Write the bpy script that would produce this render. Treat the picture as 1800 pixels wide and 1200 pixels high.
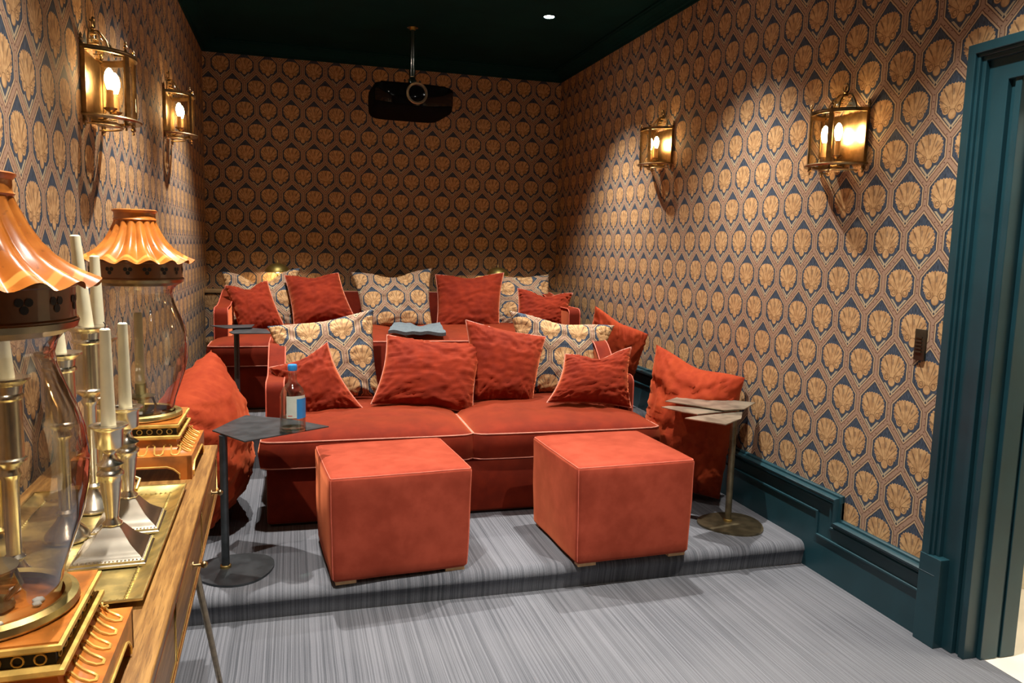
import bpy, math, random
from math import sin, cos, pi, radians, sqrt, exp, atan2
from mathutils import Vector, Matrix, noise
random.seed(7)
SC = bpy.context.scene
COL = SC.collection
for o in list(bpy.data.objects): bpy.data.objects.remove(o)

# ---------------------------------------------------------------- camera
YAW, PITCH, ROLL, F = 0.2798, 0.1207, 0.0257, 1342.6
d = Vector((sin(YAW)*cos(PITCH), cos(YAW)*cos(PITCH), -sin(PITCH)))
r0 = Vector((cos(YAW), -sin(YAW), 0)); u0 = r0.cross(d)
rr = r0*cos(ROLL)+u0*sin(ROLL); uu = -r0*sin(ROLL)+u0*cos(ROLL)
cam = bpy.data.cameras.new('camera'); co = bpy.data.objects.new('camera', cam); COL.objects.link(co)
m = Matrix((rr, uu, -d)).transposed().to_4x4(); m.translation = Vector((0, 0, 1.42)); co.matrix_world = m
cam.sensor_width = 36; cam.sensor_fit = 'HORIZONTAL'; cam.lens = F/1800*36; cam.clip_start = .02
SC.camera = co

# ---------------------------------------------------------------- world, lights, exposure
W_ = bpy.data.worlds.new('world'); SC.world = W_; W_.use_nodes = True
W_.node_tree.nodes['Background'].inputs[0].default_value = (1, .93, .85, 1)
W_.node_tree.nodes['Background'].inputs[1].default_value = 0.025
SC.view_settings.view_transform = 'Standard'; SC.view_settings.look = 'None'
SC.view_settings.gamma = 1; SC.view_settings.use_curve_mapping = False
SC.view_settings.exposure = 0.92
CEIL = 2.97
SPOT_E = 205.0
LX = (-0.03, 1.66)
LY = (0.3, 1.9, 3.5, 5.08)
def spot(x, y, e=SPOT_E, size=90, blend=1.0, aim=(0, 0), col=(1, .93, .84)):
    l = bpy.data.lights.new('downlight_lamp', 'SPOT'); l.energy = e; l.spot_size = radians(size); l.spot_blend = blend
    l.shadow_soft_size = .022; l.color = col
    o = bpy.data.objects.new('downlight_lamp', l); COL.objects.link(o); o.location = (x, y, CEIL-.012)
    o.rotation_euler = (aim[0], aim[1], 0)
    return o
for yy in LY:
    for xx in LX:
        spot(xx, yy, SPOT_E*(.65 if yy < 1 else 1))
# light of the hallway beyond the doorway
hl = bpy.data.lights.new('hallway_lamp', 'AREA'); hl.energy = 26; hl.size = .5; hl.color = (1, .9, .74)
ho = bpy.data.objects.new('hallway_lamp', hl); COL.objects.link(ho); ho.location = (3.15, 1.5, 2.5)

# ---------------------------------------------------------------- room numbers
XL, XR, YB, WT = -0.67, 2.282, 6.58, 2.878
YF = -1.7
S1, S2 = .11, .36
YP, YP2 = 2.90, 4.57

# ---------------------------------------------------------------- node helpers
class N:
    """arithmetic on node sockets"""
    def __init__(s, nt, sock): s.nt = nt; s.s = sock
    def _m(s, op, *a, clamp=False):
        n = s.nt.nodes.new('ShaderNodeMath'); n.operation = op; n.use_clamp = clamp
        for i, v in enumerate((s,)+a):
            if isinstance(v, N): s.nt.links.new(v.s, n.inputs[i])
            else: n.inputs[i].default_value = v
        return N(s.nt, n.outputs[0])
    def __add__(s, o): return s._m('ADD', o)
    __radd__ = __add__
    def __mul__(s, o): return s._m('MULTIPLY', o)
    __rmul__ = __mul__
    def __sub__(s, o): return s._m('SUBTRACT', o)
    def __rsub__(s, o): return (s*-1)+o
    def __truediv__(s, o): return s._m('DIVIDE', o)
    def abs(s): return s._m('ABSOLUTE')
    def max(s, o): return s._m('MAXIMUM', o)
    def min(s, o): return s._m('MINIMUM', o)
    def lt(s, o): return s._m('LESS_THAN', o)
    def gt(s, o): return s._m('GREATER_THAN', o)
    def pow(s, o): return s._m('POWER', o)
    def sin(s): return s._m('SINE')
    def cos(s): return s._m('COSINE')
    def sqrt(s): return s._m('SQRT')
    def atan2(s, o): return s._m('ARCTAN2', o)
    def rnd(s): return s._m('ROUND')
    def inv(s): return 1-s
    def step(s, a, b):      # smooth 0..1 between a and b
        n = s.nt.nodes.new('ShaderNodeMapRange'); n.interpolation_type = 'SMOOTHSTEP'
        s.nt.links.new(s.s, n.inputs[0]); n.inputs[1].default_value = a; n.inputs[2].default_value = b
        return N(s.nt, n.outputs[0])

def newmat(name):
    M = bpy.data.materials.new(name); M.use_nodes = True
    nt = M.node_tree; b = nt.nodes['Principled BSDF']
    return M, nt, b
def objco(nt):
    t = nt.nodes.new('ShaderNodeTexCoord'); return t.outputs['Object']
def sep(nt, s):
    x = nt.nodes.new('ShaderNodeSeparateXYZ'); nt.links.new(s, x.inputs[0]); return [N(nt, x.outputs[i]) for i in range(3)]
def comb(nt, x, y, z):
    c = nt.nodes.new('ShaderNodeCombineXYZ')
    for i, v in enumerate((x, y, z)):
        if isinstance(v, N): nt.links.new(v.s, c.inputs[i])
        else: c.inputs[i].default_value = v
    return c.outputs[0]
def noi(nt, vec, scale, detail=2, rough=.5):
    n = nt.nodes.new('ShaderNodeTexNoise'); n.inputs['Scale'].default_value = scale
    n.inputs['Detail'].default_value = detail; n.inputs['Roughness'].default_value = rough
    nt.links.new(vec, n.inputs['Vector']); return N(nt, n.outputs[0])
def mix(nt, f, a, b):
    n = nt.nodes.new('ShaderNodeMix'); n.data_type = 'RGBA'
    if isinstance(f, N): nt.links.new(f.s, n.inputs[0])
    else: n.inputs[0].default_value = f
    for k, v in ((6, a), (7, b)):
        if isinstance(v, tuple): n.inputs[k].default_value = (*v[:3], 1)
        else: nt.links.new(v, n.inputs[k])
    return n.outputs[2]
def bump(nt, b, h, strength=.3, dist=.002):
    n = nt.nodes.new('ShaderNodeBump'); n.inputs['Strength'].default_value = strength; n.inputs['Distance'].default_value = dist
    nt.links.new(h.s if isinstance(h, N) else h, n.inputs['Height']); nt.links.new(n.outputs[0], b.inputs['Normal'])

def plain(name, c, rough=.5, metal=0., var=.12, scale=30, bmp=0., coat=0., spec=.5):
    M, nt, b = newmat(name); v = objco(nt)
    n = noi(nt, v, scale, 4)
    a = tuple(x*(1-var) for x in c); e = tuple(min(1, x*(1+var)) for x in c)
    nt.links.new(mix(nt, n.step(.35, .65), a, e), b.inputs['Base Color'])
    b.inputs['Roughness'].default_value = rough; b.inputs['Metallic'].default_value = metal
    b.inputs['Coat Weight'].default_value = coat; b.inputs['Specular IOR Level'].default_value = spec
    if bmp: bump(nt, b, noi(nt, v, scale*4, 4), bmp, .002)
    return M
def velvet(name, c, hi, sheen=.6, scale=5):
    M, nt, b = newmat(name); v = objco(nt)
    n = noi(nt, v, scale, 5, .6); n2 = noi(nt, v, scale*3.7, 3, .6); f = (n*.65+n2*.35).step(.36, .66)
    nt.links.new(mix(nt, f, c, hi), b.inputs['Base Color'])
    b.inputs['Roughness'].default_value = .85; b.inputs['Specular IOR Level'].default_value = .15
    b.inputs['Sheen Weight'].default_value = sheen; b.inputs['Sheen Roughness'].default_value = .42
    b.inputs['Sheen Tint'].default_value = (1, .27, .11, 1)
    bump(nt, b, noi(nt, v, 900, 2), .12, .001)
    return M
def paper(name, au='x', av='z', du=0., dv=0., W=.177, H=.168, cloth=False, rot=False):
    M, nt, b = newmat(name); v = objco(nt); P = dict(zip('xyz', sep(nt, v)))
    u, w = P[au]-du, P[av]-dv
    if rot: u, w = w, u
    X0 = u/W; Y0 = w/W; h = H/W
    wob = noi(nt, v, 60, 2)
    def cell(ox, oy):
        a = X0-ox; a = a-a.rnd(); c = (Y0-oy)/(2*h); c = (c-c.rnd())*(2*h)
        s = .23*h; t = .54*h
        nx, ny = t, .5; L = sqrt(nx*nx+ny*ny)
        dd = (a.abs()-.5).max(((a.abs()-.5)*(nx/L))+((c.abs()-s)*(ny/L)))
        return a, c, dd
    ax, ay, da = cell(0, 0); bx, by, db = cell(.5, h)
    inA = da.lt(db)
    x = ax*inA+bx*inA.inv(); y = ay*inA+by*inA.inv(); bd = (da.min(db)*-1)
    bd = bd+(wob-.5)*.02; yb = y; y = y+.135
    xa = x.abs()
    # fan (palmette)
    th = x.atan2(y+.07); r = ((x*x)+((y+.07)*(y+.07))).sqrt()
    jag = ((th*44).sin())*.09
    sup = (xa/.350).pow(2.5)+((y-.185).abs()/.285).pow(2.4)+jag
    cut = (xa-(y*.95))/.42
    fanv = sup.max(cut*.98)
    fan = fanv.step(1.02, .95)
    bud = ((x/.10)*(x/.10)+((y+.145)/.105)*((y+.145)/.105)).step(1.1, .95)
    cx = xa-.165; cy = y+.045; cr = (cx*cx+cy*cy).sqrt()
    curl = cr.step(.10, .088)
    body = fan.max(bud).max(curl)
    petal = ((th*15).sin()).step(.84, .97)*r.step(.10, .15)*fanv.step(.95, .75)
    blob = (((th*6.25).cos().abs()).step(.90, .985))*((r-.37).abs()).step(.085, .05)*th.abs().step(1.5, 1.35)
    ring = ((cr-.055).abs()).step(.016, .006)
    ring2 = ((cr-.10).abs()).step(.014, .005)*y.lt(.02)
    budl = ((((x/.10)*(x/.10)+((y+.145)/.105)*((y+.145)/.105))-1.0).abs()).step(.3, .1)*y.lt(-.04)
    lines = petal.max(ring).max(ring2).max(budl)*body
    # stems
    sl = (((xa-((y+.40)*.95)).abs()).step(.038, .024)*y.lt(-.19)*y.gt(-.41)).max(((y+.40).abs()).step(.03, .02)*xa.lt(.05))
    dia = ((xa/.05)+((y+.45).abs()/.07)).step(1.0, .85)
    band = bd.step(.102, .090)
    edge = (bd-.076).abs().step(.026, .014)
    lin = (bd-.054).abs().step(.014, .006)
    dots = ((Y0*44).sin()*(X0*30).cos()).step(.75, .9)*bd.lt(.034)
    out = bd.step(.120, .105)
    g = noi(nt, comb(nt, u*9, w*1.2, 0) if not rot else comb(nt, w*1.2, u*9, 0), 40, 3)
    fine = noi(nt, v, 420, 2)
    blue = mix(nt, g.step(.35, .65), (.028, .040, .062), (.075, .100, .142))
    gold = mix(nt, noi(nt, v, 45, 3).step(.35, .65), (.46, .265, .12), (.62, .39, .185))
    tan = mix(nt, fine.step(.3, .7), (.30, .19, .13), (.43, .285, .195))
    c = mix(nt, out*fanv.gt(1), blue, (.022, .03, .05))
    c = mix(nt, sl, c, (.46, .38, .25)); c = mix(nt, body, c, gold)
    c = mix(nt, blob*body*.6, c, (.12, .085, .07)); c = mix(nt, lines*.75, c, (.15, .075, .035))
    c = mix(nt, dia, c, (.035, .042, .06))
    c = mix(nt, band, c, tan); c = mix(nt, edge*band, c, (.50, .36, .22)); c = mix(nt, lin*band, c, (.15, .075, .05))
    c = mix(nt, dots*band, c, (.13, .06, .05))
    c = mix(nt, fine.step(.2, .8)*.18, c, (.02, .02, .02))
    nt.links.new(c, b.inputs['Base Color'])
    b.inputs['Roughness'].default_value = .8; b.inputs['Specular IOR Level'].default_value = .2
    bump(nt, b, body*.6+band*.5+fine*.5, .25, .002)
    return M
def carpet():
    M, nt, b = newmat('ribbed_carpet'); v = objco(nt); x, y, z = sep(nt, v)
    wv = x+(noi(nt, v, 5, 2)-.5)*.004
    st = noi(nt, comb(nt, wv*175, y*.5, z*.5), 1, 3, .7); fi = noi(nt, comb(nt, x*500, y*160, z*160), 1, 2)
    cl = noi(nt, v, 2.2, 2)
    c = mix(nt, st.step(.36, .64), (.046, .052, .063), (.148, .155, .178))
    c = mix(nt, fi.step(.3, .7)*.45, c, (.095, .10, .115)); c = mix(nt, cl.step(.3, .7)*.22, c, (.20, .205, .225))
    nt.links.new(c, b.inputs['Base Color']); b.inputs['Roughness'].default_value = .95; b.inputs['Specular IOR Level'].default_value = .1
    b.inputs['Sheen Weight'].default_value = .15
    bump(nt, b, st*.8+fi*.4, .5, .004); return M
def oak():
    M, nt, b = newmat('oak_wood'); v = objco(nt); x, y, z = sep(nt, v)
    g = noi(nt, comb(nt, x*46, y*3.2, z*46), 1.6, 6, .65); p = noi(nt, comb(nt, x*420, y*14, z*420), 1, 3)
    c = mix(nt, g.step(.35, .66), (.19, .088, .022), (.38, .20, .055)); c = mix(nt, p.step(.56, .66)*.6, c, (.10, .045, .015))
    nt.links.new(c, b.inputs['Base Color']); b.inputs['Roughness'].default_value = .42; bump(nt, b, p, .2, .001); return M
def glass(name, tint=(1, 1, 1), rim=(.8, .8, .8), ior=1.45, extra=.0):
    M, nt, b = newmat(name); nt.nodes.remove(b)
    out = nt.nodes['Material Output']
    tr = nt.nodes.new('ShaderNodeBsdfTransparent'); gl = nt.nodes.new('ShaderNodeBsdfGlossy'); gl.inputs['Roughness'].default_value = .045
    lw = nt.nodes.new('ShaderNodeLayerWeight'); lw.inputs[0].default_value = .5
    f = N(nt, lw.outputs['Facing']); nt.links.new(mix(nt, f.pow(1.5), tint, rim), tr.inputs[0])
    mx = nt.nodes.new('ShaderNodeMixShader'); nt.links.new((f.pow(2.8)*.85+.06+extra).s, mx.inputs[0])
    nt.links.new(tr.outputs[0], mx.inputs[1]); nt.links.new(gl.outputs[0], mx.inputs[2]); nt.links.new(mx.outputs[0], out.inputs[0])
    nz = noi(nt, objco(nt), 14, 2); bp_ = nt.nodes.new('ShaderNodeBump'); bp_.inputs['Strength'].default_value = .12; bp_.inputs['Distance'].default_value = .01
    nt.links.new(nz.s, bp_.inputs['Height']); nt.links.new(bp_.outputs[0], gl.inputs['Normal'])
    return M
def emit(name, c, s):
    M, nt, b = newmat(name); b.inputs['Emission Color'].default_value = (*c, 1); b.inputs['Emission Strength'].default_value = s
    n = noi(nt, objco(nt), 20, 1); nt.links.new(mix(nt, n, c, (1, 1, 1)), b.inputs['Base Color']); return M

M_ = dict(
    back=paper('wallpaper_back', 'x', 'z', -.095+.177*.0, 1.958), right=paper('wallpaper_right', 'y', 'z', 2.378, 1.497-.01),
    left=paper('wallpaper_left', 'y', 'z', 2.266, 1.675), fabric=paper('palmette_fabric', 'x', 'z', 0, -.02),
    fabric_turned=paper('palmette_fabric_turned', 'x', 'z', 0.03, 0, rot=True),
    carpet=carpet(), oak=oak(),
    teal=plain('teal_paint', (.0085, .042, .056), .38, var=.08, scale=8), ceil=plain('dark_ceiling_paint', (.0022, .028, .029), .8, spec=.1, var=.1, scale=3),
    velvet=velvet('rust_velvet', (.150, .0125, .0042), (.225, .022, .0065), .9), velvet2=velvet('ottoman_velvet', (.25, .036, .018), (.36, .060, .032), .5, 4),
    velvetdark=velvet('sofa_velvet', (.115, .009, .0032), (.18, .016, .005), .9),
    bean=velvet('beanbag_velvet', (.26, .028, .008), (.36, .050, .014), .35, 6),
    piping=plain('pink_piping', (.52, .20, .14), .6), pipered=plain('red_piping', (.60, .13, .08), .6),
    steel=plain('dark_steel', (.070, .080, .088), .42, .7, .25, 14), brass_dk=plain('aged_bronze', (.20, .165, .10), .42, .85, .3, 16),
    zinc=plain('brushed_bronze_plate', (.36, .32, .25), .42, .8, .3, 12), brass=plain('polished_brass', (.66, .47, .17), .33, 1, .15, 20),
    silver=plain('silver_plate', (.66, .60, .49), .27, 1, .12, 25), traybrass=plain('tray_brass', (.74, .60, .24), .38, 1, .25, 22, .15),
    antique=plain('antique_brass', (.34, .24, .12), .28, 1, .2, 30), wax=plain('ivory_wax', (.78, .73, .52), .45, var=.04),
    wick=plain('black_wick', (.01, .01, .01), .9), tole_band=plain('brown_tole', (.17, .055, .012), .35, coat=.4), tole=plain('orange_tole', (.46, .145, .022), .34, 0, .35, 18, coat=.25),
    gilt=plain('gilt_paint', (.72, .47, .12), .35, .3, .2, 40), dark=plain('black_and_hole_shade', (.01, .007, .005), .7),  # dark: own black of bands and plinths, painted shade of trefoil holes
    shell=plain('projector_gloss', (.004, .004, .005), .08, coat=.5), shellm=plain('projector_matt', (.005, .0055, .006), .85, spec=.04),
    chrome=plain('chrome', (.62, .60, .55), .15, 1, .05), lens=plain('lens_glass', (.003, .006, .006), .04, coat=1),
    goldring=plain('gold_ring', (.42, .36, .24), .35, .8), cream=plain('cream_wall', (.66, .60, .44), .7, var=.04, scale=4), stone=plain('pale_stone', (.72, .68, .58), .4, var=.08, scale=5),
    tan=plain('tan_ledge', (.34, .22, .10), .6), blue=plain('blue_plastic', (.03, .28, .72), .4, var=.03), lwhite=plain('label_white', (.60, .66, .58), .6, var=.03),
    lblue=plain('label_blue', (.02, .24, .62), .5, var=.03), lred=plain('label_red', (.6, .08, .05), .5),
    throw=plain('grey_wool', (.10, .13, .15), .95, var=.15, scale=90, bmp=.4), wood=plain('pale_wood_foot', (.55, .32, .14), .5),
    glass=glass('chimney_glass', (.90, .88, .83), (.20, .12, .11), 1.5, .05), pane=glass('sconce_glass', (1, .95, .82), (.75, .62, .38), 1.45, .02),
    bottle=glass('bottle_glass', (.97, .99, .98), (.50, .58, .54), 1.55, .03), water=glass('water', (.95, .98, .98), (.6, .65, .62), 1.33),
    bottlebase=glass('bottle_base', (.72, .86, .78), (.18, .28, .22), 1.5, .1), bulb=emit('warm_bulb', (1, .68, .36), 58), dlens=emit('downlight_lens', (1, .95, .85), 26),
    sleeve=plain('candle_sleeve', (.50, .30, .14), .5), control=plain('bronze_plate', (.055, .045, .03), .35, .6), crumb=plain('wax_crumb', (.65, .68, .66), .5),
)

# ---------------------------------------------------------------- mesh helpers
class MB:
    def __init__(s): s.v = []; s.f = []
    def add(s, vs, fs):
        k = len(s.v); s.v += [tuple(p) for p in vs]; s.f += [tuple(i+k for i in f) for f in fs]; return s
    def box(s, x0, x1, y0, y1, z0, z1, rz=0, c=None):
        P = [(x, y, z) for z in (z0, z1) for y in (y0, y1) for x in (x0, x1)]
        if rz:
            cx, cy = c or ((x0+x1)/2, (y0+y1)/2)
            P = [(cx+(x-cx)*cos(rz)-(y-cy)*sin(rz), cy+(x-cx)*sin(rz)+(y-cy)*cos(rz), z) for x, y, z in P]
        return s.add(P, [(0, 2, 3, 1), (4, 5, 7, 6), (0, 1, 5, 4), (2, 6, 7, 3), (0, 4, 6, 2), (1, 3, 7, 5)])
    def grid(s, rows, close_u=False, close_v=False, cap=False):
        n, m = len(rows), len(rows[0]); vs = [p for r_ in rows for p in r_]; fs = []
        for i in range(n if close_v else n-1):
            for j in range(m if close_u else m-1):
                fs.append((i*m+j, i*m+(j+1) % m, ((i+1) % n)*m+(j+1) % m, ((i+1) % n)*m+j))
        if cap: fs.append(tuple(range(m-1, -1, -1))); fs.append(tuple((n-1)*m+j for j in range(m)))
        return s.add(vs, fs)
    def lathe(s, prof, c=(0, 0, 0), n=24, a0=0, a1=2*pi, cap=True, mod=None, sq=False):
        full = abs(a1-a0-2*pi) < 1e-6; k = n if full else n+1; rows = []
        for r_, z in prof:
            row = []
            for j in range(k):
                a = a0+(a1-a0)*j/n; q = r_; dz = 0
                if mod: q, dz = mod(r_, z, a)
                row.append((c[0]+q*cos(a), c[1]+q*sin(a), c[2]+z+dz))
            rows.append(row)
        return s.grid(rows, close_u=full, cap=cap and full)
    def square(s, prof, c=(0, 0, 0), hx=1, hy=1, rz=0, cap=True):    # stacked rectangles: (half width, z)
        rows = []
        for w, z in prof:
            row = []
            for sx, sy in ((-1, -1), (1, -1), (1, 1), (-1, 1)):
                x, y = sx*w*hx, sy*w*hy
                row.append((c[0]+x*cos(rz)-y*sin(rz), c[1]+x*sin(rz)+y*cos(rz), c[2]+z))
            rows.append(row)
        return s.grid(rows, close_u=True, cap=cap)
    def tube(s, pts, r, n=8, closed=False):
        pts = [Vector(p) for p in pts]; m_ = len(pts); rows = []; up = None
        for i, p in enumerate(pts):
            a = pts[(i-1) % m_] if (i or closed) else p; b = pts[(i+1) % m_] if (i < m_-1 or closed) else p
            t = (b-a).normalized() if (b-a).length > 1e-9 else Vector((0, 0, 1))
            if up is None:
                up = Vector((0, 0, 1)) if abs(t.z) < .9 else Vector((1, 0, 0))
            x = t.cross(up)
            if x.length < 1e-4: x = t.cross(Vector((.3, 1, .2)))
            x.normalize(); y = x.cross(t); up = y
            q = r(i/(m_-1)) if callable(r) else r
            rows.append([tuple(p+x*q*cos(2*pi*k/n)+y*q*sin(2*pi*k/n)) for k in range(n)])
        return s.grid(rows, close_u=True, close_v=closed, cap=not closed)
    def prism(s, poly, d0, d1, axis='x'):    # polygon in the other two axes, extruded along axis
        def P(a, b, t):
            return {'x': (t, a, b), 'y': (a, t, b), 'z': (a, b, t)}[axis]
        n = len(poly); vs = [P(a, b, d0) for a, b in poly]+[P(a, b, d1) for a, b in poly]
        fs = [tuple(range(n-1, -1, -1)), tuple(range(n, 2*n))]+[(i, (i+1) % n, n+(i+1) % n, n+i) for i in range(n)]
        return s.add(vs, fs)
    def sphere(s, c, r, n=12, sz=1):
        return s.lathe([(max(1e-4, r*sin(pi*i/8)), -r*sz*cos(pi*i/8)) for i in range(9)], c, n)
    def obj(s, name, mat, parent=None, smooth=True, angle=40, bev=0, loc=None):
        me = bpy.data.meshes.new(name); me.from_pydata(s.v, [], s.f); me.validate(); 
        import bmesh
        bm = bmesh.new(); bm.from_mesh(me); bmesh.ops.recalc_face_normals(bm, faces=bm.faces)
        if bev:
            es = [e for e in bm.edges if len(e.link_faces) == 2 and e.calc_face_angle(0) > .5]
            bmesh.ops.bevel(bm, geom=es, offset=bev, segments=3, profile=.5, affect='EDGES', clamp_overlap=True)
        bm.to_mesh(me); bm.free()
        me.materials.append(M_[mat] if isinstance(mat, str) else mat)
        o = bpy.data.objects.new(name, me); COL.objects.link(o)
        if parent: o.parent = parent
        if loc: o.location = loc
        if smooth:
            me.polygons.foreach_set('use_smooth', [True]*len(me.polygons)); me.set_sharp_from_angle(angle=radians(angle))
        return o
def tag(o, label, cat, group=None):
    o['label'] = label; o['category'] = cat
    if group: o['group'] = group
    return o
def thing(name, label, cat, loc=(0, 0, 0), rz=0, group=None):
    o = bpy.data.objects.new(name, None); COL.objects.link(o); o.empty_display_size = .05
    o.location = loc; o.rotation_euler = (0, 0, rz); return tag(o, label, cat, group)
def struct(o): o['kind'] = 'structure'; return o
def copytree(o, parent=None):
    c = o.copy(); COL.objects.link(c)
    if parent: c.parent = parent
    for ch in list(o.children): copytree(ch, c)
    return c
def place(o, loc, rz, label):
    o.location = loc; o.rotation_euler = (0, 0, rz); o['label'] = label; return o

# ================================================================ SETTING
struct(MB().box(XL-.1, 2.372, YF, YP, -.1, 0).obj('floor', 'carpet', smooth=False))
def step_profile(y, z0, z1, yend, lip=.012, r=.04):
    p = [(y+.004, z0)]+[(y-.0, z0+(z1-z0)*.2), (y-lip*.6, z1-r*1.2)]
    for i in range(7):
        a = pi-(pi/2)*i/6; p.append((y-lip+r+r*cos(a), z1-r+r*sin(a)))
    p += [(yend, z1), (yend, z0)]; return p
def carpet_step(name, y, z0, z1, yend):
    prof = step_profile(y, z0, z1, yend); rows = []; nx = 40
    for i in range(nx+1):
        x = XL+(XR-XL)*i/nx
        rows.append([(x, yy+(noise.noise((x*1.7, 3.1, z0))*.008 if k < 9 else 0), zz) for k, (yy, zz) in enumerate(prof)])
    o = MB().grid(rows, close_u=True, cap=True).obj(name, 'carpet', angle=60); return struct(o)
st1 = carpet_step('trim_1', YP, 0, S1, YB); st2 = carpet_step('trim_2', YP2, S1, S2, YB)
# walls
struct(MB().box(XL-.12, XL, YF-.1, YB+.1, -.1, 3.1).obj('wall_left', 'left', smooth=False))
struct(MB().box(XL-.1, XR+.2, YB, YB+.1, -.1, 3.1).obj('wall_back', 'back', smooth=False))
struct(MB().box(XL, XR, 6.40, YB, 0, 1.018).obj('wall_back_lower', 'back', smooth=False))
struct(MB().box(XL, XR, 6.385, YB, 1.018, 1.042).obj('trim_3', 'tan', smooth=False, bev=.004))
DY0, DY1, DZ = .97, 2.17, 2.115
b = MB(); b.box(XR, XR+.22, DY1, YB, -.1, 3.1); b.box(XR, XR+.22, DY0, DY1, DZ, 3.1); b.box(XR, XR+.22, YF, DY0, -.1, 3.1)
struct(b.obj('wall_right', 'right', smooth=False))
struct(MB().box(XL-.1, XR+.2, YF-.1, YF, -.1, 3.1).obj('wall_front', 'teal', smooth=False))
struct(MB().box(XL-.1, XR+.2, YF-.1, YB+.1, CEIL, CEIL+.1).obj('ceiling', 'ceil', smooth=False))
# cornice round the room
cor = [(0, 0), (.012, 0), (.014, .014), (.026, .018), (.030, .030), (.046, .052), (.066, .064), (.082, .068), (.086, .078), (.098, .080), (.098, .092), (0, .092)]
def cornice(name, a, bb, nrm):
    rows = []
    for p in (a, bb):
        rows.append([(p[0]+nrm[0]*o_, p[1]+nrm[1]*o_, WT+z) for o_, z in cor])
    return struct(MB().grid(rows, close_u=True, cap=True).obj(name, 'ceil', smooth=False))
cornice('trim_4', (XR, YF), (XR, YB), (-1, 0)); cornice('trim_5', (XL, YF), (XL, YB), (1, 0)); cornice('trim_6', (XL, YB), (XR, YB), (0, -1))
# stepped skirting of the right wall
path = [(2.14, .2907), (2.672, .2907), (2.672, .3952), (4.34, .3952), (4.34, .645), (6.4, .645)]
def sweep(path, prof, x0=XR, sgn=-1):
    rows = []; n = len(path)
    for i, p in enumerate(path):
        P = Vector(p); a = (P-Vector(path[i-1])).normalized() if i else None; c = (Vector(path[i+1])-P).normalized() if i < n-1 else None
        if a is None: a = c
        if c is None: c = a
        na, nc = Vector((-a.y, a.x)), Vector((-c.y, c.x)); mm = (na+nc)/(1+na.dot(nc))
        rows.append([(x0+sgn*o_, p[0]+mm.x*k, p[1]+mm.y*k) for k, o_ in prof])
    return MB().grid(rows, close_u=True, cap=True)
bb = struct(MB().prism([(2.14, 0)]+[(a, c-.03) for a, c in path]+[(6.4, 0)], XR-.016, XR+.001, 'x').obj('baseboard_right', 'teal', smooth=False))
capp = [(-.062, .0), (-.062, .018), (-.058, .026), (-.050, .026), (-.046, .020), (-.040, .021), (-.030, .034), (-.020, .038), (-.014, .030), (-.012, .018), (-.004, .016), (0, .010), (0, 0)]
sweep(path, capp).obj('cap_moulding', 'teal', bb, angle=30)
path2 = [(2.16, .178), (2.815, .178), (2.815, .283), (4.48, .283), (4.48, .533), (6.3, .533)]
sweep(path2, [(-.006, .015), (-.005, .024), (.002, .024), (.004, .020), (.004, .015)]).obj('bead_line', 'teal', bb, smooth=False)
struct(MB().box(XL-.001, XL+.018, YF, YB, 0, .28).obj('baseboard_left', 'teal', smooth=False))
# door case
dc = thing('door_1', 'teal', 'door'); del dc['label'], dc['category']; dc['kind'] = 'structure'
def arch(y0, y1, x0, x1, zt, name, mt='teal'):
    """upright from the floor plus mitred head, across the opening"""
    m0, m1 = 3.14-y1, 3.14-y0; zi = zt-(y1-y0)
    q = MB().prism([(y1, 0), (y1, zt), (m0, zt), (m0, 0), (m1, 0), (m1, zi), (y0, zi), (y0, 0)], x0, x1, 'x')
    return q.obj(name, mt, dc, smooth=False, bev=.0025)
arch(2.178, 2.211, XR-.034, XR+.02, 2.154, 'outer_band'); arch(2.166, 2.178, XR-.024, XR+.02, 2.122, 'groove_step')
arch(2.150, 2.166, XR-.014, XR+.02, 2.112, 'groove'); arch(2.075, 2.166, XR+.004, XR+.22, 2.112, 'flat_face')
arch(2.055, 2.075, XR+.022, XR+.22, 2.080, 'inner_step'); arch(2.030, 2.055, XR+.012, XR+.20, 2.065, 'bead')
MB().box(XR-.037, XR+.03, 2.118, 2.213, 0, .338).obj('plinth_block', 'teal', dc, smooth=False, bev=.002)
arch(2.012, 2.03, XR+.07, XR+.145, 2.06, 'jamb'); arch(2.018, 2.03, XR+.145, XR+.158, 2.06, 'jamb_groove'); arch(2.010, 2.03, XR+.158, XR+.225, 2.06, 'jamb_panel')
# hallway beyond
struct(MB().box(2.37, 4.2, -.4, 3.0, -.1, -.002).obj('floor_hallway', 'stone', smooth=False))
struct(MB().box(XR+.22, 4.2, 2.45, 2.55, 0, 3).obj('wall_hallway', 'cream', smooth=False))
struct(MB().box(4.1, 4.2, -.4, 2.45, 0, 3).obj('wall_hallway_side', 'cream', smooth=False))
struct(MB().box(XR+.22, 4.2, -.5, -.4, 0, 3).obj('wall_hallway_end', 'cream', smooth=False))
struct(MB().box(XR+.22, 4.2, -.5, 2.55, 3, 3.1).obj('ceiling_hallway', 'cream', smooth=False))

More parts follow.
